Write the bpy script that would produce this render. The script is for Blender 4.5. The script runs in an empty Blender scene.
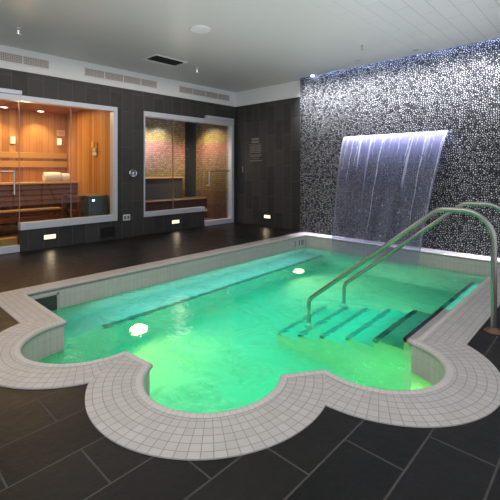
import bpy, bmesh, math, random
from mathutils import Vector
from mathutils.geometry import tessellate_polygon
random.seed(7)
scene = bpy.context.scene
C = scene.collection
PI = math.pi

# ------------------------------------------------------------------ key dimensions (metres)
XW = -6.03            # face of the sauna wall
YR = 5.97             # face of the short return wall
YP = 5.87             # face of the pebble wall
XP = -4.23            # edge of the pebble wall
ZC = 2.83             # ceiling
ZS = 2.52             # underside of white band
WZ = -0.21            # water level
FZ = -1.18            # pool floor

# ------------------------------------------------------------------ node helper
class NT:
    def __init__(s, name):
        s.m = bpy.data.materials.new(name); s.m.use_nodes = True
        s.t = s.m.node_tree; s.t.nodes.clear()
        s.out = s.t.nodes.new('ShaderNodeOutputMaterial')
    def n(s, kind, **kw):
        nd = s.t.nodes.new(kind)
        for k, v in kw.items():
            if k.startswith('i_'):
                key = k[2:]
                key = int(key) if key.isdigit() else key.replace('_', ' ')
                nd.inputs[key].default_value = v
            else: setattr(nd, k, v)
        return nd
    def l(s, a, b): s.t.links.new(a, b)
    def val(s, x, sock):
        if hasattr(x, 'links') or hasattr(x, 'is_output'): s.l(x, sock)
        else: sock.default_value = x
    def math(s, op, a, b=0.0, c=0.0, clamp=False):
        nd = s.n('ShaderNodeMath', operation=op, use_clamp=clamp)
        s.val(a, nd.inputs[0]); s.val(b, nd.inputs[1]); s.val(c, nd.inputs[2])
        return nd.outputs[0]
    def mix(s, f, a, b, mode='MIX'):
        nd = s.n('ShaderNodeMix', data_type='RGBA', blend_type=mode)
        s.val(f, nd.inputs[0])
        for x, i in ((a, 6), (b, 7)):
            if isinstance(x, tuple): nd.inputs[i].default_value = (*x[:3], 1)
            else: s.l(x, nd.inputs[i])
        return nd.outputs[2]
    def ramp(s, f, stops, interp='LINEAR'):
        nd = s.n('ShaderNodeValToRGB'); r = nd.color_ramp; r.interpolation = interp
        while len(r.elements) < len(stops): r.elements.new(0.5)
        for e, (p, c) in zip(r.elements, stops):
            e.position = p; e.color = (*c, 1) if len(c) == 3 else c
        s.l(f, nd.inputs[0]); return nd.outputs[0]
    def coord(s, which='Object'):
        tc = s.n('ShaderNodeTexCoord'); return tc.outputs[which]
    def world(s):
        g = s.n('ShaderNodeNewGeometry'); return g.outputs['Position']
    def sep(s, v):
        x = s.n('ShaderNodeSeparateXYZ'); s.l(v, x.inputs[0]); return x.outputs
    def comb(s, x, y, z=0.0):
        c = s.n('ShaderNodeCombineXYZ')
        for i, a in enumerate((x, y, z)): s.val(a, c.inputs[i])
        return c.outputs[0]
    def noise(s, vec, scale, detail=4, rough=0.55, dist=0.0):
        nd = s.n('ShaderNodeTexNoise'); s.l(vec, nd.inputs['Vector'])
        nd.inputs['Scale'].default_value = scale; nd.inputs['Detail'].default_value = detail
        nd.inputs['Roughness'].default_value = rough; nd.inputs['Distortion'].default_value = dist
        return nd.outputs[0]
    def bump(s, h, strength=0.3, dist=0.01):
        nd = s.n('ShaderNodeBump'); nd.inputs['Strength'].default_value = strength
        nd.inputs['Distance'].default_value = dist; s.l(h, nd.inputs['Height']); return nd.outputs[0]
    def pbsdf(s, color, rough=0.5, metal=0.0, normal=None, spec=0.5, **kw):
        b = s.n('ShaderNodeBsdfPrincipled')
        if isinstance(color, tuple): b.inputs['Base Color'].default_value = (*color[:3], 1)
        else: s.l(color, b.inputs['Base Color'])
        s.val(rough, b.inputs['Roughness']); s.val(metal, b.inputs['Metallic'])
        b.inputs['Specular IOR Level'].default_value = spec
        if normal is not None: s.l(normal, b.inputs['Normal'])
        for k, v in kw.items(): b.inputs[k.replace('_', ' ')].default_value = v
        return b.outputs[0]
    def done(s, sh): s.l(sh, s.out.inputs[0]); return s.m

def plain(name, col, rough=0.5, metal=0.0, var=0.06, scale=8.0, spec=0.5):
    t = NT(name); c = t.coord()
    n = t.noise(c, scale, 3)
    lo = tuple(max(0, x*(1-var)) for x in col); hi = tuple(min(1, x*(1+var)) for x in col)
    return t.done(t.pbsdf(t.mix(n, lo, hi), rough, metal, spec=spec))

def emit(name, col, strength):
    t = NT(name); e = t.n('ShaderNodeEmission'); e.inputs[0].default_value = (*col, 1)
    e.inputs[1].default_value = strength
    return t.done(e.outputs[0])

def brick(t, vec, w, h, mortar, c1, c2, cm, offset=0.5, smooth=0.1):
    b = t.n('ShaderNodeTexBrick', offset=offset, offset_frequency=2, squash=1.0)
    t.l(vec, b.inputs['Vector'])
    b.inputs['Scale'].default_value = 1.0
    b.inputs['Mortar Size'].default_value = mortar; b.inputs['Mortar Smooth'].default_value = smooth
    b.inputs['Bias'].default_value = 0.0
    b.inputs['Brick Width'].default_value = w; b.inputs['Row Height'].default_value = h
    for k, c in (('Color1', c1), ('Color2', c2), ('Mortar', cm)): b.inputs[k].default_value = (*c, 1)
    return b.outputs['Color'], b.outputs['Fac']

# ---------------- materials
def mat_slate_wall(name, axis):
    t = NT(name); p = t.sep(t.world())
    v = t.comb(p[2], p[axis])                       # bond runs up the wall
    col, fac = brick(t, v, 0.61, 0.205, 0.004, (.030,.029,.030), (.062,.057,.056), (.12,.113,.108))
    n = t.noise(t.world(), 9, 6, .65); n2 = t.noise(t.world(), 2.2, 3)
    col = t.mix(t.ramp(n, [(.35,(0,0,0)),(.75,(.6,.6,.6))]), col, (.075,.07,.067))
    col = t.mix(t.math('MULTIPLY', n2, .35), col, (.02,.02,.022))
    h = t.math('SUBTRACT', t.math('MULTIPLY', n, .5), fac)
    return t.done(t.pbsdf(col, t.math('MULTIPLY_ADD', n, .3, .35), normal=t.bump(h, .35, .006), spec=.4))

def mat_deck():
    t = NT('slate_deck'); p = t.sep(t.world())
    v = t.comb(t.math('ADD', p[1], 0.11), t.math('ADD', p[0], 0.58+.254*40))
    col, fac = brick(t, v, 0.53, 0.254, 0.0042, (.005,.005,.0055), (.0125,.0115,.0112), (.078,.073,.069))
    n = t.noise(t.world(), 7, 7, .68); n2 = t.noise(t.world(), 1.3, 3)
    col = t.mix(t.ramp(n, [(.42,(0,0,0)),(.8,(.5,.5,.5))]), col, (.022,.020,.019))
    rough = t.math('ADD', t.math('MULTIPLY', n, .32), t.math('MULTIPLY_ADD', n2, .12, .16))
    h = t.math('SUBTRACT', t.math('MULTIPLY', n, .9), t.math('MULTIPLY', fac, 1.0))
    return t.done(t.pbsdf(col, t.math('MAXIMUM', rough, t.math('MULTIPLY', fac, .85)), normal=t.bump(h, .5, .010), spec=.22))

def mat_mosaic(name, w, h, c1, c2, cm, rough=.4, off=0.0, mortar=.0022, bump=.3):
    t = NT(name); u = t.coord('UV')
    col, fac = brick(t, u, w, h, mortar, c1, c2, cm, off)
    n = t.noise(t.world(), 5, 5, .6)
    col = t.mix(t.math('MULTIPLY', n, .4), col, tuple(x*.72 for x in c1))
    return t.done(t.pbsdf(col, rough, normal=t.bump(t.math('SUBTRACT', 1.0, fac), bump, .003), spec=.4))

def mat_pebble():
    t = NT('pebble_mosaic'); p = t.sep(t.world())
    v = t.comb(p[0], p[2])
    w = t.n('ShaderNodeTexNoise'); t.l(v, w.inputs['Vector']); w.inputs['Scale'].default_value = 14
    ad = t.n('ShaderNodeVectorMath', operation='MULTIPLY_ADD'); t.l(w.outputs['Color'], ad.inputs[0])
    ad.inputs[1].default_value = (.03,.03,0); t.l(v, ad.inputs[2])
    vo = t.n('ShaderNodeTexVoronoi', feature='F1', voronoi_dimensions='2D'); t.l(ad.outputs[0], vo.inputs['Vector'])
    vo.inputs['Scale'].default_value = 37; vo.inputs['Randomness'].default_value = .95
    ve = t.n('ShaderNodeTexVoronoi', feature='DISTANCE_TO_EDGE', voronoi_dimensions='2D'); t.l(ad.outputs[0], ve.inputs['Vector'])
    ve.inputs['Scale'].default_value = 37; ve.inputs['Randomness'].default_value = .95
    edge = t.ramp(ve.outputs['Distance'], [(.19,(0,0,0)),(.30,(1,1,1))])
    rnd = t.sep(vo.outputs['Color'])[0]
    stone = t.ramp(rnd, [(.0,(.05,.05,.055)),(.16,(.12,.12,.125)),(.24,(.34,.34,.345)),(.8,(.52,.52,.525)),(1,(.66,.66,.66))])
    col = t.mix(edge, (.004,.004,.005), stone)
    dome = t.math('POWER', t.math('MINIMUM', t.math('MULTIPLY', ve.outputs['Distance'], 2.6), 1.0), .5)
    h = t.math('ADD', dome, t.math('MULTIPLY', rnd, .5))
    return t.done(t.pbsdf(col, .38, normal=t.bump(h, .5, .010), spec=.25))

def mat_boards(name, axis, width, stops, gap=.05, along=2, rough=.5, gapcol=(.05,.018,.006)):
    t = NT(name); p = t.sep(t.world())
    s = t.math('DIVIDE', p[axis], width)
    fl = t.math('FLOOR', s); fr = t.math('FRACT', s)
    wn = t.n('ShaderNodeTexWhiteNoise', noise_dimensions='1D'); t.l(fl, wn.inputs['W'])
    sc = [22.0, 22.0, 22.0]; sc[along] = 1.2
    vm = t.n('ShaderNodeVectorMath', operation='MULTIPLY_ADD'); t.l(t.world(), vm.inputs[0]); vm.inputs[1].default_value = sc
    cb = t.comb(t.math('MULTIPLY', wn.outputs[0], 37.0), t.math('MULTIPLY', wn.outputs[0], 91.0), 0.0); t.l(cb, vm.inputs[2])
    g = t.noise(vm.outputs[0], 1.6, 5, .6, .4)
    f = t.math('ADD', t.math('MULTIPLY', wn.outputs[0], .65), t.math('MULTIPLY', g, .4))
    col = t.ramp(f, stops)
    d = t.math('MINIMUM', fr, t.math('SUBTRACT', 1.0, fr))
    m = t.ramp(d, [(gap*.4,(0,0,0)),(gap,(1,1,1))])
    col = t.mix(m, gapcol, col)
    return t.done(t.pbsdf(col, rough, normal=t.bump(m, .3, .004), spec=.3))

CEDAR = [(.15,(.36,.14,.036)),(.42,(.53,.24,.07)),(.65,(.62,.32,.11)),(.9,(.42,.165,.042))]
DARKC = [(.1,(.09,.024,.008)),(.5,(.15,.045,.014)),(.9,(.21,.07,.022))]
def mat_steam(name, axis):
    t = NT(name); p = t.sep(t.world())
    v = t.comb(p[axis], p[2])
    col, fac = brick(t, v, .066, .044, .0055, (.65,.65,.65), (1,1,1), (.30,.27,.25), .5)
    zf = t.math('DIVIDE', t.math('FLOOR', t.math('DIVIDE', p[2], .044)), 2.4/.044)
    band = t.ramp(zf, [(0,(.17,.07,.055)),(.14,(.22,.11,.05)),(.27,(.30,.20,.06)),(.38,(.34,.25,.10)),(.475,(.43,.27,.17)),
                       (.60,(.52,.25,.18)),(.72,(.42,.34,.11)),(.82,(.46,.41,.27)),(.90,(.48,.44,.52))], 'CONSTANT')  # lavender top bands: tint of the lamps put into the tile colour
    wn = t.n('ShaderNodeTexWhiteNoise', noise_dimensions='2D')
    t.l(t.comb(t.math('FLOOR', t.math('DIVIDE', p[axis], .066)), t.math('FLOOR', t.math('DIVIDE', p[2], .044))), wn.inputs['Vector'])
    c = t.mix(1.0, col, band, 'MULTIPLY')
    c = t.mix(t.math('MULTIPLY', wn.outputs['Value'], .6), c, (.14,.08,.06))
    return t.done(t.pbsdf(c, .25, normal=t.bump(t.math('SUBTRACT', 1.0, fac), .3, .002), spec=.5))

def mat_ceiling():
    t = NT('ceiling_paint'); p = t.sep(t.world())
    v = t.comb(p[1], p[0])
    col, fac = brick(t, v, .62, .17, .006, (.66,.67,.68), (.71,.715,.72), (.45,.45,.46), .5, .3)
    mask = t.ramp(t.math('DIVIDE', t.math('ADD', p[0], 3.2), 2.0), [(.35,(0,0,0)),(.85,(.65,.65,.65))])
    n = t.noise(t.world(), .7, 3)
    base = t.mix(n, (.58,.595,.56), (.66,.67,.64))
    c = t.mix(t.math('MULTIPLY', mask, 1.0), base, col)
    return t.done(t.pbsdf(c, .33, spec=.45))

def mat_water():
    t = NT('pool_water_surface'); w = t.world()
    n1 = t.noise(w, 3.2, 4, .55, .6); n2 = t.noise(w, 14, 3, .5, .3)
    h = t.math('ADD', t.math('MULTIPLY', n1, 1.0), t.math('MULTIPLY', n2, .3))
    nm = t.bump(h, .20, .05)
    g = t.n('ShaderNodeBsdfRefraction', distribution='BECKMANN'); g.inputs['Color'].default_value = (.62,1.0,.88,1)
    g.inputs['Roughness'].default_value = .04; g.inputs['IOR'].default_value = 1.33; t.l(nm, g.inputs['Normal'])
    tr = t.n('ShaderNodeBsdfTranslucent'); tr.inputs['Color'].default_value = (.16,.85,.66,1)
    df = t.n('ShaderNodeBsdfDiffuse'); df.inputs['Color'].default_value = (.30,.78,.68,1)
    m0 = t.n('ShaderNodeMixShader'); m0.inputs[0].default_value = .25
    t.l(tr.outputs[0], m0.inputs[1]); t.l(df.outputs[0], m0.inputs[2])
    sw = t.noise(w, 2.0, 6, .62, 1.6)
    m1 = t.n('ShaderNodeMixShader'); t.l(t.ramp(sw, [(.40,(.06,)*3),(.66,(.46,)*3)]), m1.inputs[0])
    t.l(g.outputs[0], m1.inputs[1]); t.l(m0.outputs[0], m1.inputs[2])
    gl = t.n('ShaderNodeBsdfGlossy'); gl.inputs['Roughness'].default_value = .06; t.l(nm, gl.inputs['Normal'])
    fr = t.n('ShaderNodeFresnel'); fr.inputs['IOR'].default_value = 1.33; t.l(nm, fr.inputs['Normal'])
    m2 = t.n('ShaderNodeMixShader'); t.l(fr.outputs[0], m2.inputs[0]); t.l(m1.outputs[0], m2.inputs[1]); t.l(gl.outputs[0], m2.inputs[2])
    return t.done(m2.outputs[0])

def mat_fall():
    t = NT('falling_water'); u = t.sep(t.coord('UV'))
    v = t.comb(t.math('MULTIPLY', u[0], 26.0), t.math('MULTIPLY', u[1], 1.1))
    fine = t.comb(t.math('MULTIPLY', u[0], 110.0), t.math('MULTIPLY', u[1], 3.0))
    a = t.noise(v, 1.0, 3, .5, .5); b = t.noise(fine, 1.0, 3, .6, .3)
    sp = t.noise(t.comb(t.math('MULTIPLY', u[0], 34.0), t.math('MULTIPLY', u[1], 30.0)), 1.0, 5, .7, .8)
    streak = t.ramp(a, [(.60,(0,0,0)),(.70,(.55,)*3)])
    fin = t.ramp(b, [(.45,(0,0,0)),(.8,(.16,)*3)])
    spl = t.math('MULTIPLY', t.ramp(sp, [(.61,(0,0,0)),(.70,(.85,)*3)]), t.ramp(u[1], [(.42,(0,0,0)),(.6,(1,1,1))]))
    top = t.ramp(u[1], [(0,(.85,)*3),(.04,(.70,)*3),(.14,(.42,)*3),(.32,(.16,)*3),(.8,(.15,)*3),(1,(.36,)*3)])
    edge = t.math('MINIMUM', u[0], t.math('SUBTRACT', 1.0, u[0]))
    ed = t.ramp(edge, [(0,(.28,)*3),(.03,(0,0,0))])
    f = t.math('ADD', t.math('ADD', top, t.math('MULTIPLY', streak, t.ramp(u[1],[(0,(1,1,1)),(1,(.6,)*3)]))), t.math('ADD', fin, t.math('ADD', spl, ed)), clamp=True)
    nm = t.bump(t.math('ADD', a, t.math('MULTIPLY', b, .4)), .5, .02)
    tp = t.n('ShaderNodeBsdfTransparent'); tp.inputs[0].default_value = (.84,.87,.97,1)
    tl = t.n('ShaderNodeBsdfTranslucent'); tl.inputs[0].default_value = (.72,.75,1,1)
    df = t.n('ShaderNodeBsdfDiffuse'); df.inputs[0].default_value = (.76,.79,1,1)
    md = t.n('ShaderNodeMixShader'); md.inputs[0].default_value = .5; t.l(tl.outputs[0], md.inputs[1]); t.l(df.outputs[0], md.inputs[2])
    wc = t.ramp(f, [(.14,(.075,.10,.19)),(.45,(.46,.50,.80)),(.8,(.84,.85,1))]); t.l(wc, tl.inputs[0]); t.l(wc, df.inputs[0])
    op = t.math('MAXIMUM', f, .46)
    m = t.n('ShaderNodeMixShader'); op = t.math('MULTIPLY', op, t.ramp(u[1], [(.80,(1,1,1)),(.99,(.25,)*3)])); t.l(op, m.inputs[0]); t.l(tp.outputs[0], m.inputs[1]); t.l(md.outputs[0], m.inputs[2])
    gl = t.n('ShaderNodeBsdfGlossy'); gl.inputs['Roughness'].default_value = .18; t.l(nm, gl.inputs['Normal'])
    m2 = t.n('ShaderNodeMixShader'); m2.inputs[0].default_value = .07; t.l(m.outputs[0], m2.inputs[1]); t.l(gl.outputs[0], m2.inputs[2])
    return t.done(m2.outputs[0])

def mat_strand():
    t = NT('white_water_strand')
    n = t.noise(t.world(), 26, 3)
    tp = t.n('ShaderNodeBsdfTransparent')
    tl = t.n('ShaderNodeBsdfTranslucent'); tl.inputs[0].default_value = (.9,.9,1,1)
    df = t.n('ShaderNodeBsdfDiffuse'); df.inputs[0].default_value = (.9,.9,1,1)
    a = t.n('ShaderNodeMixShader'); a.inputs[0].default_value = .6; t.l(tl.outputs[0], a.inputs[1]); t.l(df.outputs[0], a.inputs[2])
    m = t.n('ShaderNodeMixShader'); t.l(t.ramp(n, [(.3,(.25,)*3),(.65,(.8,)*3)]), m.inputs[0]); t.l(tp.outputs[0], m.inputs[1]); t.l(a.outputs[0], m.inputs[2])
    return t.done(m.outputs[0])

def mat_glass():
    t = NT('clear_glass')
    tp = t.n('ShaderNodeBsdfTransparent'); tp.inputs[0].default_value = (.93,.96,.95,1)
    gl = t.n('ShaderNodeBsdfGlossy'); gl.inputs['Roughness'].default_value = .02
    fr = t.n('ShaderNodeFresnel'); fr.inputs['IOR'].default_value = 1.5
    m = t.n('ShaderNodeMixShader'); t.l(t.math('MULTIPLY', fr.outputs[0], .45), m.inputs[0]); t.l(tp.outputs[0], m.inputs[1]); t.l(gl.outputs[0], m.inputs[2])
    return t.done(m.outputs[0])

def mat_grille(name, axis, step, light, dark):
    t = NT(name); p = t.sep(t.world())
    fr = t.math('FRACT', t.math('DIVIDE', p[axis], step)); fz = t.math('FRACT', t.math('DIVIDE', p[2], step))
    m = t.math('MULTIPLY', t.math('GREATER_THAN', fr, .35), t.math('GREATER_THAN', fz, .35))
    return t.done(t.pbsdf(t.mix(m, light, dark), .5))

M = dict(
    wall_x=mat_slate_wall('slate_wall_tile', 1), wall_y=mat_slate_wall('slate_return_tile', 0), deck=mat_deck(),
    pebble=mat_pebble(), ceiling=mat_ceiling(), water=mat_water(), fall=mat_fall(), strand=mat_strand(), glass=mat_glass(),
    white=plain('white_plaster', (.82,.83,.84), .6, var=.03), vent_white=plain('vent_white', (.78,.78,.78), .45),
    steel=plain('brushed_steel', (.52,.53,.54), .28, 1.0, .08, 30), satin=plain('satin_aluminium', (.70,.72,.80), .34, .3, .04, 20),  # satin: bluish cast of purple light mixed into the aluminium colour
    rail=plain('polished_rail_steel', (.38,.365,.345), .24, 1.0, .1, 12), chrome=plain('chrome', (.75,.75,.76), .12, 1.0, .03),
    bronze=plain('bronze_flange', (.26,.15,.10), .35, .9), black=plain('black_plastic', (.012,.012,.013), .4), slot=plain('dark_slot', (.006,.007,.008), .8),
    coping=mat_mosaic('coping_mosaic', .049, .0475, (.60,.565,.555), (.52,.49,.48), (.28,.265,.255)),
    coping_edge=mat_mosaic('coping_edge_tile', .03, .2, (.66,.62,.60), (.62,.58,.56), (.46,.435,.42), .45, mortar=.0018),
    wall_mosaic=mat_mosaic('pool_wall_tile', .05, .098, (.70,.70,.64), (.66,.66,.60), (.54,.55,.50), .35),
    plaster=mat_mosaic('pool_plaster', .3, .3, (.36,.62,.50), (.34,.60,.48), (.33,.58,.46), .6, mortar=.001, bump=.02),
    nosing=plain('black_nosing_tile', (.012,.018,.03), .35), step_top=plain('step_top_tile', (.50,.48,.47), .45), wall_plaster=mat_mosaic('pool_wall_plaster', .3, .3, (.50,.66,.64), (.48,.64,.62), (.45,.60,.58), .6, mortar=.001, bump=.02), nosing_deep=plain('depth_faded_nosing_tile', (.05,.19,.19), .4), floor_line=plain('dark_line_tile', (.03,.10,.10), .5),  # nosing_deep: fading through murky water put into the tile colour
    cedar_back=mat_boards('cedar_wall_back', 1, .115, CEDAR, .03, gapcol=(.24,.09,.028)), cedar_side=mat_boards('cedar_wall_side', 0, .105, CEDAR, .035, gapcol=(.20,.075,.022)),
    cedar_ceil=mat_boards('cedar_ceiling', 1, .11, [(.1,(.26,.085,.025)),(.6,(.38,.15,.045)),(.95,(.46,.2,.07))], along=0),
    cedar_rail=mat_boards('cedar_rail', 2, 3.0, [(.1,(.46,.23,.06)),(.6,(.54,.29,.09)),(.95,(.48,.24,.07))], .0005, along=1),
    bench_top=mat_boards('bench_top', 0, .11, [(.1,(.50,.26,.09)),(.6,(.62,.36,.14)),(.95,(.55,.28,.1))], .05, along=1),
    bench_face=mat_boards('bench_face', 2, .095, DARKC, .05, along=1), sauna_floor=mat_boards('sauna_floor', 0, .09, DARKC, .06, along=1),
    steam_back=mat_steam('steam_mosaic_back', 1), steam_side=mat_steam('steam_mosaic_side', 0),
    steam_dark=plain('steam_bench_tile', (.055,.05,.045), .35, var=.3, scale=20), steam_riser=plain('steam_riser_tile', (.10,.055,.05), .3, var=.3, scale=20),
    copper=plain('copper_trim', (.52,.27,.13), .3, .4), towel=plain('white_terry', (.86,.88,.92), .95, var=.08, scale=60, spec=.1),
    heater=plain('heater_steel', (.12,.16,.18), .35, .4), lamp_warm=emit('warm_lamp', (1,.74,.40), 1.8), lamp_spot=emit('warm_spot', (1,.82,.58), 7),
    lamp_step=emit('step_light_lens', (1,.86,.60), 1.4), lamp_white=emit('cold_spot', (.75,.85,1), 22), lens_green=emit('pool_light_lens', (.75,1,.36), .95), lens_soft=emit('pool_light_lens_dim', (.8,1,.5), .28),
    joint=plain('glass_joint_seal', (.42,.34,.28), .3), pink=plain('pink_sign', (.80,.50,.42), .5), lettering=plain('grey_lettering', (.26,.25,.24), .6), ink=plain('black_ink', (.02,.02,.02), .5),
    greyink=plain('grey_ink', (.22,.25,.26), .5), bone=plain('bone_plate', (.42,.38,.33), .4), dial=plain('dial_face', (.16,.17,.18), .3),
    grille_vent=mat_grille('vent_lattice', 1, .022, (.62,.57,.54), (.20,.17,.165)),
    skim=plain('skimmer_inside', (.05,.055,.05), .6),
)

# ------------------------------------------------------------------ mesh helpers
def box(bm, x0, x1, y0, y1, z0, z1):
    v = [bm.verts.new((x, y, z)) for x in (x0, x1) for y in (y0, y1) for z in (z0, z1)]
    for f in ((0,1,3,2),(4,6,7,5),(0,4,5,1),(2,3,7,6),(0,2,6,4),(1,5,7,3)): bm.faces.new([v[i] for i in f])
def B(*a):
    bm = bmesh.new()
    for q in (a if isinstance(a[0], (tuple, list)) else (a,)): box(bm, *q)
    return bm
def tube(bm, pts, r, n=16, cap=True):
    pts = [Vector(p) for p in pts]; rings = []
    up = None
    for i, p in enumerate(pts):
        d = (pts[min(i+1, len(pts)-1)] - pts[max(i-1, 0)]).normalized()
        if up is None:
            up = d.orthogonal().normalized()
        else:
            up = (up - d*up.dot(d)).normalized()
        s = d.cross(up)
        rr = r[i] if isinstance(r, (list, tuple)) else r
        rings.append([bm.verts.new(p + rr*(math.cos(2*PI*k/n)*up + math.sin(2*PI*k/n)*s)) for k in range(n)])
    for a, b in zip(rings, rings[1:]):
        for k in range(n): bm.faces.new((a[k], a[(k+1)%n], b[(k+1)%n], b[k]))
    if cap:
        bm.faces.new(list(reversed(rings[0]))); bm.faces.new(rings[-1])
def T(pts, r, n=16):
    bm = bmesh.new(); tube(bm, pts, r, n); return bm
def lathe(prof, c, axis='Z', n=28):
    """prof = list of (radius, height) revolved about an axis through c"""
    bm = bmesh.new(); rings = []
    def place(r, h, a):
        x, y = r*math.cos(a), r*math.sin(a)
        q = {'Z': (x, y, h), 'X': (h, x, y), 'Y': (x, h, y)}[axis]
        return (c[0]+q[0], c[1]+q[1], c[2]+q[2])
    for r, h in prof:
        rings.append([bm.verts.new(place(max(r, 1e-4), h, 2*PI*k/n)) for k in range(n)])
    for a, b in zip(rings, rings[1:]):
        for k in range(n): bm.faces.new((a[k], a[(k+1)%n], b[(k+1)%n], b[k]))
    bm.faces.new(list(reversed(rings[0]))); bm.faces.new(rings[-1])
    return bm
def fillet(pts, rad, n=8):
    """round the corners of a 3D polyline"""
    P = [Vector(p) for p in pts]; out = [P[0]]
    for i in range(1, len(P)-1):
        a, b, c = P[i-1], P[i], P[i+1]
        r = rad[i-1] if isinstance(rad, (list, tuple)) else rad
        u = (a-b).normalized(); w = (c-b).normalized()
        ang = u.angle(w); d = r/math.tan(ang/2)
        p0, p1 = b+u*d, b+w*d
        ctr = b + (u+w).normalized()*(r/math.sin(ang/2))
        s, e = p0-ctr, p1-ctr; tot = s.angle(e); ax = s.cross(e).normalized()
        for k in range(n+1):
            t = tot*k/n
            out.append(ctr + s*math.cos(t) + ax.cross(s)*math.sin(t))
    out.append(P[-1]); return out

def origin(o):
    v = Vector((0,0,0))
    while o: v += o.location; o = o.parent
    return v
def obj(name, bm, m, parent=None, bevel=0.0, smooth=False, loc=None, label=None):
    if loc is None:
        loc = Vector((0,0,0))
    base = Vector(loc) if parent is None else origin(parent)
    bmesh.ops.recalc_face_normals(bm, faces=bm.faces)
    for v in bm.verts: v.co -= base
    me = bpy.data.meshes.new(name); bm.to_mesh(me); bm.free()
    for q in (m if isinstance(m, (list, tuple)) else [m]): me.materials.append(q)
    o = bpy.data.objects.new(name, me); C.objects.link(o)
    if parent is None: o.location = base
    else: o.parent = parent
    if smooth:
        for p in me.polygons: p.use_smooth = True
        if smooth != 'all':
            es = o.modifiers.new('split', 'EDGE_SPLIT'); es.split_angle = math.radians(38)
    if bevel:
        b = o.modifiers.new('bevel', 'BEVEL'); b.width = bevel; b.segments = 2; b.limit_method = 'ANGLE'
    if label: o['label'] = label
    return o
def thing(name, label, cat, loc=(0,0,0), group=None, kind=None):
    o = bpy.data.objects.new(name, None); C.objects.link(o); o.location = loc; o.empty_display_size = .1
    return tag(o, label, cat, group, kind)
def tag(o, label=None, cat=None, group=None, kind=None):
    if label: o['label'] = label
    if cat: o['category'] = cat
    if group: o['group'] = group
    if kind: o['kind'] = kind
    return o
def struct(name, bm, m, parent=None, **kw):
    o = obj(name, bm, m, parent, **kw)
    if parent is None: o['kind'] = 'structure'
    return o
def copy_tree(root, off, label=None):
    r = root.copy(); C.objects.link(r); r.location = root.location + Vector(off)
    if label: r['label'] = label
    for ch in list(root.children):
        c = ch.copy(); C.objects.link(c); c.parent = r
        for g in list(ch.children):
            d = g.copy(); C.objects.link(d); d.parent = c
    return r
def area(name, loc, rot, sx, sy, power, col, spread=PI):
    l = bpy.data.lights.new(name, 'AREA'); l.shape = 'RECTANGLE'; l.size = sx; l.size_y = sy
    l.energy = power; l.color = col; l.spread = spread
    o = bpy.data.objects.new(name, l); o.location = loc; o.rotation_euler = rot; C.objects.link(o); return o
def spot(name, loc, target, power, col, ang=80, blend=.6, rad=.03):
    l = bpy.data.lights.new(name, 'SPOT'); l.energy = power; l.color = col; l.spot_size = math.radians(ang); l.spot_blend = blend; l.shadow_soft_size = rad
    o = bpy.data.objects.new(name, l); o.location = loc
    o.rotation_euler = (Vector(target)-Vector(loc)).to_track_quat('-Z', 'Y').to_euler(); C.objects.link(o); return o
def point(name, loc, power, col, rad=.08):
    l = bpy.data.lights.new(name, 'POINT'); l.energy = power; l.color = col; l.shadow_soft_size = rad
    o = bpy.data.objects.new(name, l); o.location = loc; C.objects.link(o); return o

# ------------------------------------------------------------------ pool outline
cL, rL, RL = (-2.641, 1.150), .380, .620
cM, rM, RM = (-1.660, 1.447), .386, .662
cR, rR, RR = (-1.045, 2.265), .376, .645
def ang(c, p): return math.atan2(p[1]-c[1], p[0]-c[0])
def onc(c, r, a): return (c[0]+r*math.cos(a), c[1]+r*math.sin(a))
def arc(c, r, p, q, n):
    a, b = ang(c, p), ang(c, q)
    while b <= a: b += 2*PI
    return [onc(c, r, a+(b-a)*k/n) for k in range(n+1)]
def line(p, q, n): return [(p[0]+(q[0]-p[0])*k/n, p[1]+(q[1]-p[1])*k/n) for k in range(n+1)]
XL, YF, XR, YB = -3.95, 1.17, -.955, 5.64          # inner faces
oXL, oYF, oXR = -4.15, .93, -.70                   # outer edge of coping
Ls, Le = (-3.02, YF), (-2.23, 1.235)
Ms, Me = (-1.985, 1.255), (-1.335, 1.69)
Rs, Re = (-1.19, 1.90), (-.985, 2.625)
oL = (-3.225, oYF); oLM = (-2.055, .925); oMR = (-1.02, 1.625); oR = (oXR, 2.815)
NA = 44
inL, inM, inR = arc(cL, rL, Ls, Le, NA), arc(cM, rM, Ms, Me, NA), arc(cR, rR, Rs, Re, NA)
ouL, ouM, ouR = arc(cL, RL, oL, oLM, NA), arc(cM, RM, oLM, oMR, NA), arc(cR, RR, oMR, oR, NA)
for a, s, e in ((inL, Ls, Le), (inM, Ms, Me), (inR, Rs, Re), (ouL, oL, oLM), (ouM, oLM, oMR), (ouR, oMR, oR)):
    n = len(a)-1                                  # pull the ends exactly onto the shared corners
    ds = (s[0]-a[0][0], s[1]-a[0][1]); de = (e[0]-a[-1][0], e[1]-a[-1][1])
    for k in range(n+1):
        ws, we = max(0, 1-k/n*3), max(0, 1-(n-k)/n*3)
        a[k] = (a[k][0]+ds[0]*ws+de[0]*we, a[k][1]+ds[1]*ws+de[1]*we)
SEG = [  # (inner polyline, outer polyline, uv mode)
    (line((XL, YB), (XL, YF), 2), line((oXL, YP), (oXL, oYF), 2), 'y'),
    (line((XL, YF), Ls, 2), line((oXL, oYF), oL, 2), 'x'),
    (inL, ouL, (cL, rL)),
    (line(Le, Ms, 6), [oLM]*7, (cM, rM)),
    (inM, ouM, (cM, rM)),
    (line(Me, Rs, 6), [oMR]*7, (cM, rM)),
    (inR, ouR, (cR, rR)),
    ([Re, (XR, 2.68), (XR, 4.0), (XR, YB)], [oR, (oXR, 2.87), (oXR, 4.0), (oXR, YP)], 'y'),
    (line((XR, YB), (XL, YB), 2), line((oXR, YP), (oXL, YP), 2), 'x'),
]
inner, outer = [], []
for i, o, m in SEG:
    inner += i[:-1]
    if o[0] != o[-1]: outer += o[:-1]
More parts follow.
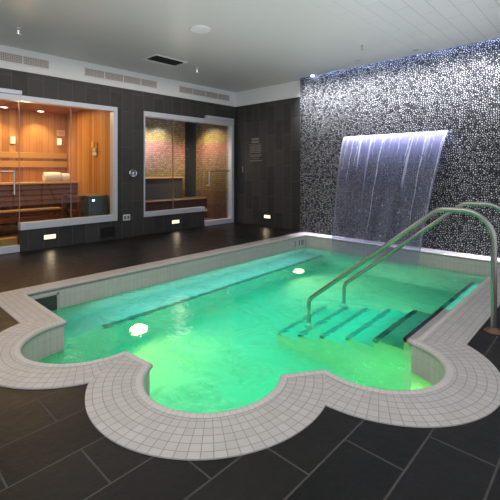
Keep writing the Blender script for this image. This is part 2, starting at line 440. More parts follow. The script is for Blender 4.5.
def dedupe(P):
    out = []
    for p in P:
        if not out or (Vector(p)-Vector(out[-1])).length > 1e-4: out.append(p)
    return out
inner, outer = dedupe(inner), dedupe(outer)

# ------------------------------------------------------------------ deck floor with the hole of the pool
def flat(bm, loops, z, flip=False):
    vs = [[Vector((x, y, 0)) for x, y in L] for L in loops]
    verts = [bm.verts.new((p.x, p.y, z)) for L in vs for p in L]
    for t in tessellate_polygon(vs):
        try: bm.faces.new([verts[i] for i in t])
        except ValueError: pass
bm = bmesh.new()
flat(bm, [[(-8.4,-1.6),(1.6,-1.6),(1.6,6.2),(-8.4,6.2)], outer], 0.0)
fl = struct('floor', bm, M['deck'])
for p in fl.data.polygons:
    if p.normal.z < 0: p.flip()

# ------------------------------------------------------------------ the pool
pool = thing('swimming_pool', 'sunken pool with pale mosaic rim curling in three scalloped bays', 'pool', (-2.5, 3.4, 0))
bm = bmesh.new(); uvl = bm.loops.layers.uv.new('UVMap')
def coping_uv(mode, x, y):
    if mode == 'y': return (y, abs(x-XR) if x > -2 else abs(x-XL))
    if mode == 'x': return (x, abs(y-YF) if y < 3 else abs(y-YB))
    c, r = mode
    th = math.atan2(y-c[1], x-c[0])
    th = (th + PI/2 + PI) % (2*PI)
    return (th*(r+.20), math.hypot(x-c[0], y-c[1]) - r)
ROWS = 8
for i, o, mode in SEG:
    grid = [[bm.verts.new((a[0]+(b[0]-a[0])*k/ROWS, a[1]+(b[1]-a[1])*k/ROWS, .006)) for k in range(ROWS+1)] for a, b in zip(i, o)]
    for g0, g1 in zip(grid, grid[1:]):
        for k in range(ROWS):
            q = [g0[k], g0[k+1], g1[k+1], g1[k]]
            if (q[1].co-q[2].co).length < 1e-5: q = [g0[k], g0[k+1], g1[k]]
            f = bm.faces.new(q)
            for lp in f.loops: lp[uvl].uv = coping_uv(mode, lp.vert.co.x, lp.vert.co.y)
for i, o, mode in SEG:                              # slim outer side
    if o[0] == o[-1]: continue
    for a, b in zip(o, o[1:]):
        q = [bm.verts.new((*a, .006)), bm.verts.new((*b, .006)), bm.verts.new((*b, -.02)), bm.verts.new((*a, -.02))]
        f = bm.faces.new(q)
        for lp in f.loops: lp[uvl].uv = (0.02, 0.02)
cop = obj('coping', bm, M['coping'], pool)
for p in cop.data.polygons:
    if p.normal.z < -.5: p.flip()
# rounded edge tiles along the inside of the coping, overhanging the water a little
n = len(inner); nrm = []
for k in range(n):
    a, b, c = Vector(inner[k-1]), Vector(inner[k]), Vector(inner[(k+1) % n])
    d1, d2 = (b-a).normalized(), (c-b).normalized()
    m = Vector((-(d1.y+d2.y), d1.x+d2.x)).normalized()   # left of travel = towards the water
    k2 = max(.5, m.dot(Vector((-d1.y, d1.x)))); nrm.append(m/k2)
bm = bmesh.new(); uvl = bm.loops.layers.uv.new('UVMap')
prof = [(-.028, .0075), (-.008, .0135), (.004, .012), (.013, .004), (.016, -.008), (.012, -.02), (0.0, -.026)]
s = [0.0]
for k in range(n): s.append(s[-1] + (Vector(inner[(k+1) % n])-Vector(inner[k])).length)
rings = [[bm.verts.new((inner[k][0]+nrm[k].x*u, inner[k][1]+nrm[k].y*u, z)) for u, z in prof] for k in range(n)]
for k in range(n):
    r0, r1 = rings[k], rings[(k+1) % n]
    for j in range(len(prof)-1):
        f = bm.faces.new((r0[j], r1[j], r1[j+1], r0[j+1]))
        for lp, uu in zip(f.loops, (s[k], s[k+1], s[k+1], s[k])): lp[uvl].uv = (uu, .05)
obj('coping_edge', bm, M['coping_edge'], cop, smooth='all')
# basin walls, floor
bm = bmesh.new(); uvl = bm.loops.layers.uv.new('UVMap')
ZV = [0.0, -.1, WZ-.04, -.5, FZ]
for k in range(n):
    a, b = inner[k], inner[(k+1) % n]
    skim = abs(a[0]-XL) < 1e-3 and abs(b[0]-XL) < 1e-3
    for z0, z1 in zip(ZV, ZV[1:]):
        f = bm.faces.new([bm.verts.new((*a, z0)), bm.verts.new((*b, z0)), bm.verts.new((*b, z1)), bm.verts.new((*a, z1))])
        for lp, uv in zip(f.loops, ((s[k], z0), (s[k+1], z0), (s[k+1], z1), (s[k], z1))): lp[uvl].uv = uv
        f.material_index = 0 if z0 > WZ-.05 else 1
walls = obj('basin_wall', bm, [M['wall_mosaic'], M['wall_plaster']], pool)
bm = bmesh.new(); flat(bm, [inner], FZ); uvl = bm.loops.layers.uv.new('UVMap')
for f in bm.faces:
    for lp in f.loops: lp[uvl].uv = lp.vert.co.xy
bas = obj('basin_floor', bm, M['plaster'], pool)
for p in bas.data.polygons:
    if p.normal.z < 0: p.flip()
lbn = obj('underwater_bench', B(XL+.001, -3.58, YF+.001, YB-.001, FZ, -.63), M['wall_plaster'], pool)
obj('nosing', B((-3.62, -3.574, 1.754, YB-.002, -.665, -.626)), M['floor_line'], lbn, label='dark line tile along the bench edge')
# steps with black nosings between the handrails, and a narrow bench beyond them
for k in range(6):
    x1 = (-1.212 if k == 0 else -1.21-.26*k); z = (-.192 if k == 0 else -.235-.15*k)
    px = XR-.002 if k == 0 else (-1.212 if k == 1 else -1.21-.26*(k-1))
    st = obj('step', B(x1, px-.0006 if k else XR-.002, 3.08, 3.99, FZ, z), [M['step_top'] if k == 0 else M['plaster']], pool)
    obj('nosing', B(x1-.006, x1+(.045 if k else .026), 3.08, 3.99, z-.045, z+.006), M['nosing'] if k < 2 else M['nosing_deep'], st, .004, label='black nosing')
be = obj('underwater_bench', B(-1.27, XR-.002, 3.992, 5.36, FZ, -.31), M['plaster'], pool)
obj('nosing', B(-1.276, -1.23, 3.995, 5.36, -.355, -.304), M['nosing'], be, .004, label='black nosing')
# skimmer mouth in the wall beside the front corner
sk = obj('skimmer_mouth', B((XL-.002, XL+.006, 1.20, 1.46, -.215, -.065)), M['skim'], pool, label='dark skimmer opening')
obj('skimmer_frame', B((XL, XL+.012, 1.18, 1.48, -.065, -.05), (XL, XL+.012, 1.46, 1.48, -.215, -.05), (XL, XL+.012, 1.18, 1.20, -.215, -.05)), M['wall_mosaic'], sk)
# faint depth marking near the far corner
def text_bm(body, size):
    cu = bpy.data.curves.new('t', 'FONT'); cu.body = body; cu.size = size; cu.extrude = .002
    o = bpy.data.objects.new('t', cu); C.objects.link(o)
    dg = bpy.context.evaluated_depsgraph_get(); me = bpy.data.meshes.new_from_object(o.evaluated_get(dg))
    bm = bmesh.new(); bm.from_mesh(me)
    bpy.data.objects.remove(o); bpy.data.curves.remove(cu); bpy.data.meshes.remove(me)
    return bm
for ch, y, mt in (('3', 5.30, 'greyink'), ('1', 5.42, 'ink'), ('0', 5.51, 'ink')):
    bm = text_bm(ch, .135)
    for v in bm.verts: v.co = Vector((XL+.004+v.co.z, y+v.co.x, -.165+v.co.y))
    obj('depth_digit', bm, M[mt], pool)
# underwater niche lights
for loc, ax, d in (((-3.576, 2.09, -.92), 'X', 1), ((-3.576, 4.8, -.92), 'X', 1), ((-1.274, 4.35, -.90), 'X', -1)):
    pl = obj('niche_light', lathe([(.08,0),(.08,.012*d),(.062,.02*d)], loc, ax), M['steel'], pool)
    c = list(loc); c['XYZ'.index(ax)] += .021*d
    obj('light_lens', lathe([(.06,0),(.045,.012*d),(.015,.018*d)], c, ax), M['lens_green'] if loc[1] < 3 else M['lens_soft'], pl, smooth=True)
# water
bm = bmesh.new(); flat(bm, [inner], WZ)
wt = obj('pool_water', bm, M['water'])
for p in wt.data.polygons:
    if p.normal.z < 0: p.flip()
tag(wt, 'rippling green-lit water filling the scalloped pool', 'water', kind='stuff')

# ------------------------------------------------------------------ room shell
T0, T1 = XW-.12, XW
struct('wall_left', B((T0,T1,-1.6,.72,0,ZS), (T0,T1,.72,3.19,2.25,ZS), (T0,T1,3.19,3.69,0,ZS), (T0,T1,3.69,5.89,2.25,ZS),
                      (T0,T1,3.69,5.08,2.18,2.25), (T0,T1,5.89,6.15,0,ZS), (T0,T1,1.745,3.19,0,.30), (T0,T1,1.76,3.19,2.185,2.25), (T0,T1,3.69,5.08,0,.31)), M['wall_x'])
struct('wall_return', B(T1, XP-.001, YR, YR+.15, 0, ZS), M['wall_y'])
struct('wall_back', B(XP, 1.6, YP, YP+.15, 0, 3.2), M['pebble'])
struct('ceiling', B((-8.4, 1.6, -1.6, 5.79, ZC, ZC+.1), (-8.4, XP-.001, 5.79, 6.3, ZC, ZC+.1)), M['ceiling'])
struct('ceiling_slot', B((XP-.1, 1.6, 5.74, 5.79, ZC+.1, 3.2), (XP-.1, 1.6, 5.74, 6.02, 3.2, 3.25), (XP-.05, XP-.001, 5.79, 6.02, ZC+.1, 3.2)), M['white'])
struct('trim_1', B(T0, T1+.018, -1.6, YR, ZS, ZC), M['white'])
struct('trim_2', B(T1+.018, XP-.001, YR-.018, YR+.15, ZS, ZC), M['white'])

# sauna room
SB, SY0, SY1, SZ = -8.2, .45, 3.22, 2.27
struct('wall_sauna_back', B(SB-.06, SB, SY0-.06, SY1+.06, 0, SZ), M['cedar_back'])
struct('wall_sauna_side', B(SB, T0, SY1, SY1+.06, 0, SZ), M['cedar_side'])
struct('wall_sauna_end', B(SB, T0, SY0-.06, SY0, 0, SZ), M['cedar_side'])
struct('ceiling_sauna', B(SB-.06, T0, SY0-.06, SY1+.06, SZ, SZ+.05), M['cedar_ceil'])
struct('floor_sauna', B(SB, T0, SY0, SY1, .002, .03), M['sauna_floor'])
# steam room
TB, TY0, TY1, TZ = -7.35, 3.55, 5.93, 2.30
struct('wall_steam_back', B(TB-.06, TB, TY0-.06, 5.60, 0, TZ), M['steam_back'])
struct('wall_steam_recess', B(TB-.07, TB-.06, 5.60, TY1+.06, 0, TZ), M['slot'])
struct('wall_steam_side', B(TB, T0, TY1, TY1+.03, 0, TZ), M['steam_side'])
struct('wall_steam_end', B(TB, T0, TY0-.06, TY0, 0, TZ), M['steam_side'])
struct('ceiling_steam', B(TB-.07, T0, TY0-.06, TY1+.03, TZ, TZ+.05), M['steam_dark'])
struct('floor_steam', B(TB, T0, TY0, TY1, .002, .02), M['steam_riser'])

# windows and glass doors
def window(idx, y0, y1, sill0, sill1, head0, head1, jamb_right):
    w = thing('window_%d' % idx, None, None, (XW, (y0+y1)/2, sill0), kind='structure')
    obj('window_sill', B(T0+.01, XW+.02, y0, y1, sill0, sill1), M['satin'], w, .004)
    obj('window_head', B(T0+.01, XW+.02, y0, y1, head0, head1), M['satin'], w, .004)
    if jamb_right: obj('window_jamb', B(T0+.01, XW+.02, y1-.07, y1, sill1, head0), M['satin'], w, .004)
    else: obj('window_jamb', B(T0+.01, XW+.015, y0, y0+.025, sill1, head0), M['satin'], w, .004)
    return w
w1 = window(1, 1.745, 3.19, .30, .40, 2.11, 2.185, True)
obj('glass_pane', B(XW-.052, XW-.044, 1.75, 2.452, .38, 2.12), M['glass'], w1)
obj('glass_pane', B(XW-.052, XW-.044, 2.46, 3.13, .38, 2.12), M['glass'], w1)
obj('glass_joint', B(XW-.054, XW-.042, 2.452, 2.46, .40, 2.11), M['joint'], w1)
obj('glass_joint', B(XW-.054, XW-.042, 1.742, 1.75, .40, 2.11), M['joint'], w1)
w2 = window(2, 3.69, 5.08, .31, .395, 2.09, 2.18, False)
obj('glass_pane', B(XW-.052, XW-.044, 3.71, 4.345, .38, 2.12), M['glass'], w2)
obj('glass_pane', B(XW-.052, XW-.044, 4.35, 5.075, .38, 2.12), M['glass'], w2)
obj('glazing_bar', B(XW-.056, XW-.040, 4.342, 4.353, .39, 2.1), M['copper'], w2)
def pull(parent, ya, yb, z, drop, m):
    x = XW+.035
    h = obj('door_handle', T(fillet([(x, ya, z), (x, yb, z)] if False else [(x, ya, z), (x, yb, z), (x, yb, z-drop)], .02), .012, 12), m, parent, smooth=True)
    obj('handle_mount', T([(XW-.045, ya, z), (x+.004, ya, z)], .016, 12), m, h, smooth=True)
    obj('handle_mount', T([(XW-.045, yb, z-drop+.02), (x, yb, z-drop+.02)], .010, 12), m, h, smooth=True)
d1 = thing('door_1', None, None, (XW, 1.25, 0), kind='structure')
obj('glass_pane', B(XW-.052, XW-.044, .74, 1.735, .10, 2.13), M['glass'], d1)
obj('header_rail', B(XW-.075, XW+.025, .74, 1.744, 2.10, 2.183), M['satin'], d1, .004)
obj('header_cap', B(XW-.075, XW+.03, .74, 1.76, 2.188, 2.248), M['satin'], d1, .004)
obj('bottom_rail', B(XW-.085, XW+.02, .74, 1.735, .004, .10), M['satin'], d1, .004)
obj('wooden_sill', B(XW-.2, XW-.09, .74, 1.735, .03, .19), M['cedar_rail'], d1, .004)
pull(d1, 1.1, 1.665, 1.12, .32, M['steel'])
d2 = thing('door_2', None, None, (XW, 5.45, 0), kind='structure')
obj('glass_pane', B(XW-.052, XW-.044, 5.09, 5.82, .13, 2.13), M['glass'], d2)
obj('header_rail', B(XW-.075, XW+.03, 5.09, 5.89, 2.09, 2.185), M['satin'], d2, .004)
obj('header_cap', B(XW-.075, XW+.03, 5.12, 5.89, 2.19, 2.25), M['satin'], d2, .004)
obj('bottom_rail', B(XW-.085, XW+.03, 5.085, 5.82, .004, .10), M['satin'], d2, .004)
obj('door_jamb', B(XW-.085, XW+.03, 5.82, 5.89, .004, 2.09), M['satin'], d2, .004)
pull(d2, 5.74, 5.18, 1.12, .31, M['steel'])

# ------------------------------------------------------------------ sauna contents
ub = thing('sauna_bench', 'tall upper cedar bench with dark slatted front, two rolled towels on it', 'bench', (-7.92, 1.85, .03))
obj('bench_top', B(SB+.002, -7.62, SY0+.01, SY1-.003, .885, .915), M['bench_top'], ub, .004)
for k in range(4):
    obj('front_slat', B(-7.665, -7.64, SY0+.01, SY1-.003, .505+.095*k, .505+.095*k+.074), M['bench_face'], ub, .004)
obj('bench_frame', B((SB+.02, -7.67, SY0+.02, SY1-.01, .84, .884), (-7.74, -7.67, 3.1, 3.2, .03, .84), (-7.74, -7.67, .5, .6, .03, .84), (-7.74, -7.67, 1.8, 1.9, .03, .84)), M['bench_face'], ub)
lb = thing('sauna_bench', 'low cedar step bench in front of the tall one, pale front edge', 'bench', (-7.52, 1.5, .03))
obj('bench_top', B(-7.636, -7.43, SY0+.01, 2.83, .42, .45), M['bench_top'], lb, .004)
obj('bench_frame', B((-7.51, -7.46, SY0+.02, 2.82, .36, .419), (-7.51, -7.46, .5, .58, .03, .36), (-7.51, -7.46, 1.52, 1.60, .03, .36), (-7.51, -7.46, 2.73, 2.81, .03, .36)), M['bench_face'], lb)
obj('front_slat', B(-7.458, -7.438, SY0+.02, 2.82, .25, .33), M['bench_face'], lb, .003); obj('front_slat', B(-7.458, -7.438, SY0+.02, 2.82, .12, .20), M['bench_face'], lb, .003)
for z0, z1, l in ((1.365, 1.475, 'upper pale backrest rail along the sauna back wall'), (1.19, 1.31, 'lower pale backrest rail just above the rolled towels')):
    r = thing('backrest_rail', l, 'rail', (SB+.03, 1.8, z0))
    obj('rail_board', B(SB+.045, SB+.07, SY0+.02, SY1-.01, z0, z1), M['cedar_rail'], r, .006)
    for y in (.8, 1.9, 2.95): obj('bracket', B(SB+.002, SB+.044, y, y+.06, z0+.01, z1-.01), M['cedar_rail'], r)
def towel(label, y0, y1, x, r):
    """a towel rolled up: the spiral runs through the whole roll, so it shows on both ends"""
    th = r*.23; turns = 3.2; N = 80; pts_o, pts_i = [], []
    for k in range(N+1):
        a = turns*2*PI*k/N; rr = r*(.12+.88*k/N)
        pts_o.append((rr*math.cos(a+.6), rr*math.sin(a+.6))); ri = max(rr-th, r*.02)
        pts_i.append((ri*math.cos(a+.6), ri*math.sin(a+.6)))
    bm = bmesh.new(); ys = [y0, y0+.012, y0+.05, (y0+y1)/2, y1-.05, y1-.012, y1]
    sc = [.93, 1, 1.01, 1.02, 1.01, 1, .93]
    rows = []
    for y, q in zip(ys, sc):
        rows.append(([bm.verts.new((x+px*q, y, .917+r+pz*q)) for px, pz in pts_o], [bm.verts.new((x+px*q, y, .917+r+pz*q)) for px, pz in pts_i]))
    for (o0, i0), (o1, i1) in zip(rows, rows[1:]):
        for k in range(N):
            bm.faces.new((o0[k], o0[k+1], o1[k+1], o1[k])); bm.faces.new((i0[k], i1[k], i1[k+1], i0[k+1]))
        bm.faces.new((o0[N], i0[N], i1[N], o1[N])); bm.faces.new((o0[0], o1[0], i1[0], i0[0]))
    for o0, i0 in (rows[0], rows[-1]):
        for k in range(N): bm.faces.new((o0[k], i0[k], i0[k+1], o0[k+1]))
    o = obj('rolled_towel', bm, M['towel'], loc=(x, (y0+y1)/2, .917), smooth=True)
    tag(o, label, 'towel', 'rolled towels on the sauna bench')
towel('larger rolled white towel on the sauna bench, full length in view', 2.635, 2.93, -7.76, .092)
towel('smaller rolled white towel tucked against the sauna side wall', 2.95, 3.10, -7.77, .080)
ht = thing('sauna_heater', 'dark steel sauna heater box behind the glass in the cedar corner', 'heater', (-6.55, 3.0, .03))
obj('heater_body', B(-6.78, -6.32, 2.84, 3.17, .12, .70), M['heater'], ht, .012)
obj('heater_top', B(-6.79, -6.31, 2.83, 3.18, .70, .715), M['steel'], ht, .004)
obj('control_panel', B(-6.80, -6.781, 2.9, 3.1, .5, .62), M['black'], ht)
obj('indicator_light', B(-6.326, -6.314, 2.90, 2.94, .62, .65), emit('indicator', (.7,.9,1), 3), ht)
for q in ((-6.76, 2.86), (-6.36, 2.86), (-6.76, 3.13), (-6.36, 3.13)): obj('leg', B(q[0], q[0]+.03, q[1], q[1]+.03, .03, .12), M['black'], ht)
gd = thing('heater_guard', 'low cedar guard rail standing round the sauna heater', 'guard rail', (-6.6, 2.7, .03))
for x in (-6.92, -6.3): obj('post', B(x, x+.06, 2.64, 2.70, .03, .72), M['bench_face'], gd, .004)
obj('top_rail', B(-6.93, -6.23, 2.705, 2.735, .66, .72), M['bench_face'], gd, .004)
obj('middle_rail', B(-6.93, -6.23, 2.705, 2.735, .40, .46), M['bench_face'], gd, .004)
def sconce(y, z, label, w=.07, h=.13):
    r = thing('wall_lamp', label, 'lamp', (SB, y, z), 'sauna wall lamps')
    obj('back_plate', B(SB+.001, SB+.02, y-w/2-.012, y+w/2+.012, z-h/2-.012, z+h/2+.012), M['cedar_rail'], r, .003)
    obj('lamp_shade', B(SB+.02, SB+.06, y-w/2, y+w/2, z-h/2, z+h/2), M['lamp_warm'], r, .004)
sconce(2.24, 1.70, 'glowing sauna wall lamp on plain boards nearer the glass door')
sconce(3.07, 1.71, 'glowing sauna wall lamp directly under the small pink sign')
sg = thing('wall_sign', 'small pinkish sign above the sauna wall lamp', 'sign', (SB, 3.1, 1.86))
obj('sign_panel', B(SB+.001, SB+.012, 3.03, 3.19, 1.83, 1.95), M['pink'], sg)
obj('sign_line', B(SB+.012, SB+.014, 3.05, 3.17, 1.90, 1.915), M['bone'], sg); obj('sign_line', B(SB+.012, SB+.014, 3.05, 3.17, 1.865, 1.88), M['bone'], sg)
sl = thing('wall_lamp', 'dim stacked lamp on the sauna side wall above the heater', 'lamp', (-6.86, SY1, 1.5))
obj('back_plate', B(-6.93, -6.79, SY1-.02, SY1-.001, 1.40, 1.64), M['cedar_rail'], sl, .003)
obj('upper_shade', B(-6.95, -6.86, SY1-.05, SY1-.021, 1.55, 1.66), plain('amber_shade', (.80,.45,.10), .5), sl, .004)
obj('lamp_body', B(-6.90, -6.78, SY1-.05, SY1-.021, 1.47, 1.545), plain('grey_sconce', (.55,.46,.40), .4), sl, .004)
obj('lower_shade', B(-6.91, -6.81, SY1-.05, SY1-.021, 1.405, 1.465), emit('amber_glow', (1,.62,.25), .7), sl, .004)
for x, y, l in ((-7.9, 2.03, 'glowing sauna ceiling spot nearer the glass door'), (-7.95, 2.65, 'glowing sauna ceiling spot nearer the towels')):
    r = thing('ceiling_spot', l, 'ceiling light', (x, y, SZ), 'sauna ceiling spots')
    obj('trim_ring', lathe([(.05,0),(.085,0),(.08,-.012),(.055,-.012)], (x, y, SZ-.001)), M['copper'], r, smooth=True)
    obj('bulb', lathe([(.06,0),(.055,-.012),(.03,-.02),(.0,-.022)], (x, y, SZ-.002)), M['lamp_spot'], r, smooth=True)

# ------------------------------------------------------------------ steam room contents
sb = thing('steam_bench', 'dark tiled bench with raised back and copper edging in the steam room', 'bench', (-7.15, 4.6, .02))
obj('seat', B(TB+.002, -6.95, TY0+.01, TY1-.01, .02, .47), M['steam_riser'], sb, .01)
obj('seat_trim', B(TB+.002, -6.93, TY0+.01, TY1-.01, .47, .495), M['copper'], sb, .008)
obj('seat_tile', B(TB+.004, -6.965, TY0+.012, TY1-.012, .495, .501), M['steam_dark'], sb)
obj('backrest', B(TB+.002, -7.20, TY0+.01, 5.42, .501, .945), M['steam_dark'], sb, .008)
obj('backrest_cap', B(TB+.002, -7.18, TY0+.01, 5.44, .945, .975), M['copper'], sb, .008)
for y, l in ((4.35, 'bright steam room ceiling spot at the far glass end'), (4.72, 'bright steam room ceiling spot beside the first one'), (5.55, 'steam room ceiling spot above the glass door')):
    r = thing('ceiling_spot', l, 'ceiling light', (-7.0, y, TZ), 'steam room ceiling spots')
    obj('trim_ring', lathe([(.04,0),(.07,0),(.065,-.012),(.045,-.012)], (-7.0, y, TZ-.001)), M['steel'], r, smooth=True)
    obj('bulb', lathe([(.05,0),(.045,-.012),(.0,-.018)], (-7.0, y, TZ-.002)), M['lamp_spot'], r, smooth=True)

# ------------------------------------------------------------------ fittings on the dark walls
def step_light(c, ax, label):
    r = thing('wall_step_light', label, 'step light', c, 'glowing step lights')
    if ax == 'X':
        obj('bezel', B(c[0]+.001, c[0]+.012, c[1]-.10, c[1]+.10, c[2]-.048, c[2]+.048), M['black'], r, .004)
        obj('lens', B(c[0]+.010, c[0]+.02, c[1]-.082, c[1]+.082, c[2]-.032, c[2]+.032), M['lamp_step'], r, .006)
    else:
        obj('bezel', B(c[0]-.10, c[0]+.10, c[1]-.012, c[1]-.001, c[2]-.048, c[2]+.048), M['black'], r, .004)
        obj('lens', B(c[0]-.082, c[0]+.082, c[1]-.02, c[1]-.010, c[2]-.032, c[2]+.032), M['lamp_step'], r, .006)
step_light((XW, 2.13, .165), 'X', 'glowing step light in the dark ledge under the sauna glass')
step_light((XW, 4.365, .165), 'X', 'glowing step light in the dark ledge under the steam room glass')
step_light((-5.11, YR, .195), 'Y', 'glowing step light low on the wall below the lettered sign')
vb = thing('wall_vent', 'black louvred vent low in the tiled ledge below the heater', 'vent', (XW, 3.02, .03))
obj('vent_frame', B((XW+.001, XW+.014, 2.90, 3.15, .04, .055), (XW+.001, XW+.014, 2.90, 3.15, .195, .21), (XW+.001, XW+.014, 2.90, 2.915, .055, .195), (XW+.001, XW+.014, 3.135, 3.15, .055, .195)), M['black'], vb)
obj('vent_back', B(XW+.0005, XW+.003, 2.915, 3.135, .055, .195), M['slot'], vb)
for k in range(5): obj('louvre', B(XW+.003, XW+.012, 2.915, 3.135, .063+.027*k, .073+.027*k), M['black'], vb)
ol = thing('wall_outlet', 'small grey outlet plate on the dark pier between the glass rooms', 'outlet', (XW, 3.36, .33))
obj('cover_plate', B(XW+.001, XW+.01, 3.295, 3.425, .285, .385), M['vent_white'], ol, .003)
for y in (3.33, 3.39): obj('socket', B(XW+.01, XW+.014, y-.02, y+.02, .305, .365), M['dial'], ol, .004)
gz = thing('wall_gauge', 'round chrome gauge on the dark pier between sauna and steam room', 'gauge', (XW, 3.475, 1.085))
obj('chrome_ring', lathe([(.05,0),(.072,0),(.072,.02),(.062,.032),(.05,.03)], (XW+.001, 3.475, 1.085), 'X'), M['chrome'], gz, smooth=True)
obj('dial', lathe([(.052,0),(.052,.022)], (XW+.001, 3.475, 1.085), 'X'), M['dial'], gz)
obj('pointer_knob', lathe([(.022,0),(.022,.022),(.015,.03)], (XW+.0235, 3.485, 1.082), 'X'), M['chrome'], gz, smooth=True)
obj('pointer', B(XW+.0235, XW+.032, 3.43, 3.475, 1.092, 1.104), M['chrome'], gz)
sn = thing('rules_sign', 'grey lettered sign of fine illegible lines on the dark return wall', 'sign', (-5.44, YR, 1.4))
def bars(rows):
    b = bmesh.new()
    for z0, z1, x0, x1, nb in rows:
        x = x0
        if nb == 1: box(b, x0, x1, YR-.005, YR-.001, z0, z1); continue
        ws = [random.uniform(.6, 1.4) for _ in range(nb)]; tot = sum(ws); gap = .008
        for w in ws:
            ww = (x1-x0)*w/tot; box(b, x, x+ww-gap, YR-.005, YR-.001, z0, z1); x += ww
    return b
obj('heading', bars([(1.765,1.805,-5.55,-5.34,4), (1.705,1.745,-5.55,-5.34,5)]), M['lettering'], sn)
obj('ruled_line', bars([(1.672,1.68,-5.62,-5.26,1)]), M['lettering'], sn)
obj('paragraph', bars([(1.635-.034*k, 1.652-.034*k, -5.60, -5.28, 9) for k in range(5)]), M['lettering'], sn)
obj('paragraph', bars([(1.445, 1.462, -5.61, -5.26, 8), (1.418, 1.432, -5.58, -5.30, 6)]), M['lettering'], sn)
obj('paragraph', bars([(1.37, 1.383, -5.52, -5.36, 1)]), M['lettering'], sn); obj('paragraph', bars([(1.325, 1.34, -5.60, -5.27, 1)]), M['lettering'], sn)
hp = thing('wall_plate', 'narrow pale vertical plate on the dark return wall beside the steam door', 'wall plate', (-5.81, YR, 1.15))
obj('plate', B(-5.822, -5.798, YR-.012, YR-.001, 1.09, 1.215), M['bone'], hp, .003)
obj('switch', B(-5.816, -5.804, YR-.018, YR-.012, 1.13, 1.17), M['dial'], hp, .002)

# vents in the white band
def band_vent(y0, y1, label):
    r = thing('ceiling_band_vent', label, 'vent', (XW+.018, (y0+y1)/2, 2.61), 'linear vents in the white band')
    x = XW+.018
    obj('vent_frame', B((x+.001, x+.012, y0, y1, 2.605, 2.62), (x+.001, x+.012, y0, y1, 2.735, 2.75), (x+.001, x+.012, y0, y0+.012, 2.62, 2.735), (x+.001, x+.012, y1-.012, y1, 2.62, 2.735)), M['vent_white'], r)
    obj('vent_lattice', B(x+.001, x+.007, y0+.012, y1-.012, 2.62, 2.735), M['grille_vent'], r)
    n = max(2, round((y1-y0)/.33))
    for k in range(1, n): obj('divider', B(x+.007, x+.011, y0+(y1-y0)*k/n-.006, y0+(y1-y0)*k/n+.006, 2.62, 2.735), M['vent_white'], r)
band_vent(.72, 2.12, 'long vent in the white band over the sauna glass and door')
band_vent(2.63, 3.95, 'long vent in the white band over the pier with the round gauge')
band_vent(4.43, 5.76, 'long vent in the white band over the steam room door')

# ceiling fittings
cv = thing('ceiling_vent', 'white ceiling vent with open black slot', 'vent', (-5.08, 3.42, ZC))
obj('vent_frame', B((-5.22,-4.84,3.16,3.19,ZC-.014,ZC-.001),(-5.22,-4.84,3.71,3.74,ZC-.014,ZC-.001),(-5.22,-5.16,3.19,3.71,ZC-.014,ZC-.001),(-4.87,-4.84,3.19,3.71,ZC-.014,ZC-.001)), M['vent_white'], cv, .003)
obj('vent_throat', B(-5.16, -4.87, 3.19, 3.71, ZC-.006, ZC-.001), M['slot'], cv)
for x in (-5.09, -5.02, -4.95): obj('blade', B(x, x+.008, 3.19, 3.71, ZC-.02, ZC-.006), M['black'], cv)
sp = thing('ceiling_speaker', 'round pale speaker cover flush in the plain ceiling', 'speaker', (-3.6, 2.97, ZC))
obj('cover_ring', lathe([(.09,0),(.125,0),(.12,-.012),(.095,-.014)], (-3.6, 2.97, ZC-.001)), M['vent_white'], sp, smooth=True)
obj('speaker_mesh', lathe([(.095,0),(.092,-.008),(.0,-.014)], (-3.6, 2.97, ZC-.001)), plain('speaker_mesh', (.50,.49,.45), .7), sp, smooth=True)
def sprinkler(x, y, label):
    r = thing('sprinkler_head', label, 'sprinkler', (x, y, ZC), 'ceiling sprinklers')
    obj('escutcheon', lathe([(.035,0),(.035,-.004),(.02,-.012)], (x, y, ZC-.001)), M['vent_white'], r, smooth=True)
    obj('frame_arm', lathe([(.012,0),(.012,-.03),(.007,-.035),(.007,-.06)], (x, y, ZC-.012), n=14), M['steel'], r, smooth=True)
    obj('deflector', lathe([(.004,0),(.026,-.002),(.026,-.006),(.004,-.008)], (x, y, ZC-.072), n=18), M['steel'], r)
sprinkler(-5.15, 1.47, 'sprinkler head hanging over the sauna side of the ceiling')
sprinkler(-5.02, 4.07, 'sprinkler head hanging near the black slotted ceiling vent')
sprinkler(-2.45, 4.80, 'sprinkler head hanging in front of the pebble wall')
for x, y, l in ((-2.02, 5.55, 'tiny dark downlight at the ceiling edge over the waterfall end'), (-2.86, 5.48, 'tiny dark downlight at the ceiling edge over the waterfall middle')):
    r = thing('downlight', l, 'ceiling light', (x, y, ZC), 'small downlights by the pebble wall')
    obj('trim_ring', lathe([(.02,0),(.036,0),(.034,-.008),(.022,-.008)], (x, y, ZC-.001)), M['steel'], r, smooth=True)
    obj('baffle', lathe([(.021,0),(.02,-.004)], (x, y, ZC-.001)), M['slot'], r)
wl = thing('wash_light', 'small bright spotlight in the ceiling slot at the pebble wall corner', 'ceiling light', (-3.93, 5.83, ZC))
obj('housing', lathe([(.02,.10),(.035,.09),(.035,.03),(.028,.03)], (-3.93, 5.83, ZC-.02)), M['steel'], wl, smooth=True)
obj('bulb', lathe([(.026,.03),(.026,.015),(.01,.008)], (-3.93, 5.83, ZC-.02)), M['lamp_white'], wl, smooth=True)
obj('mount', B(-3.94, -3.92, 5.845, YP, ZC+.04, ZC+.06), M['steel'], wl)

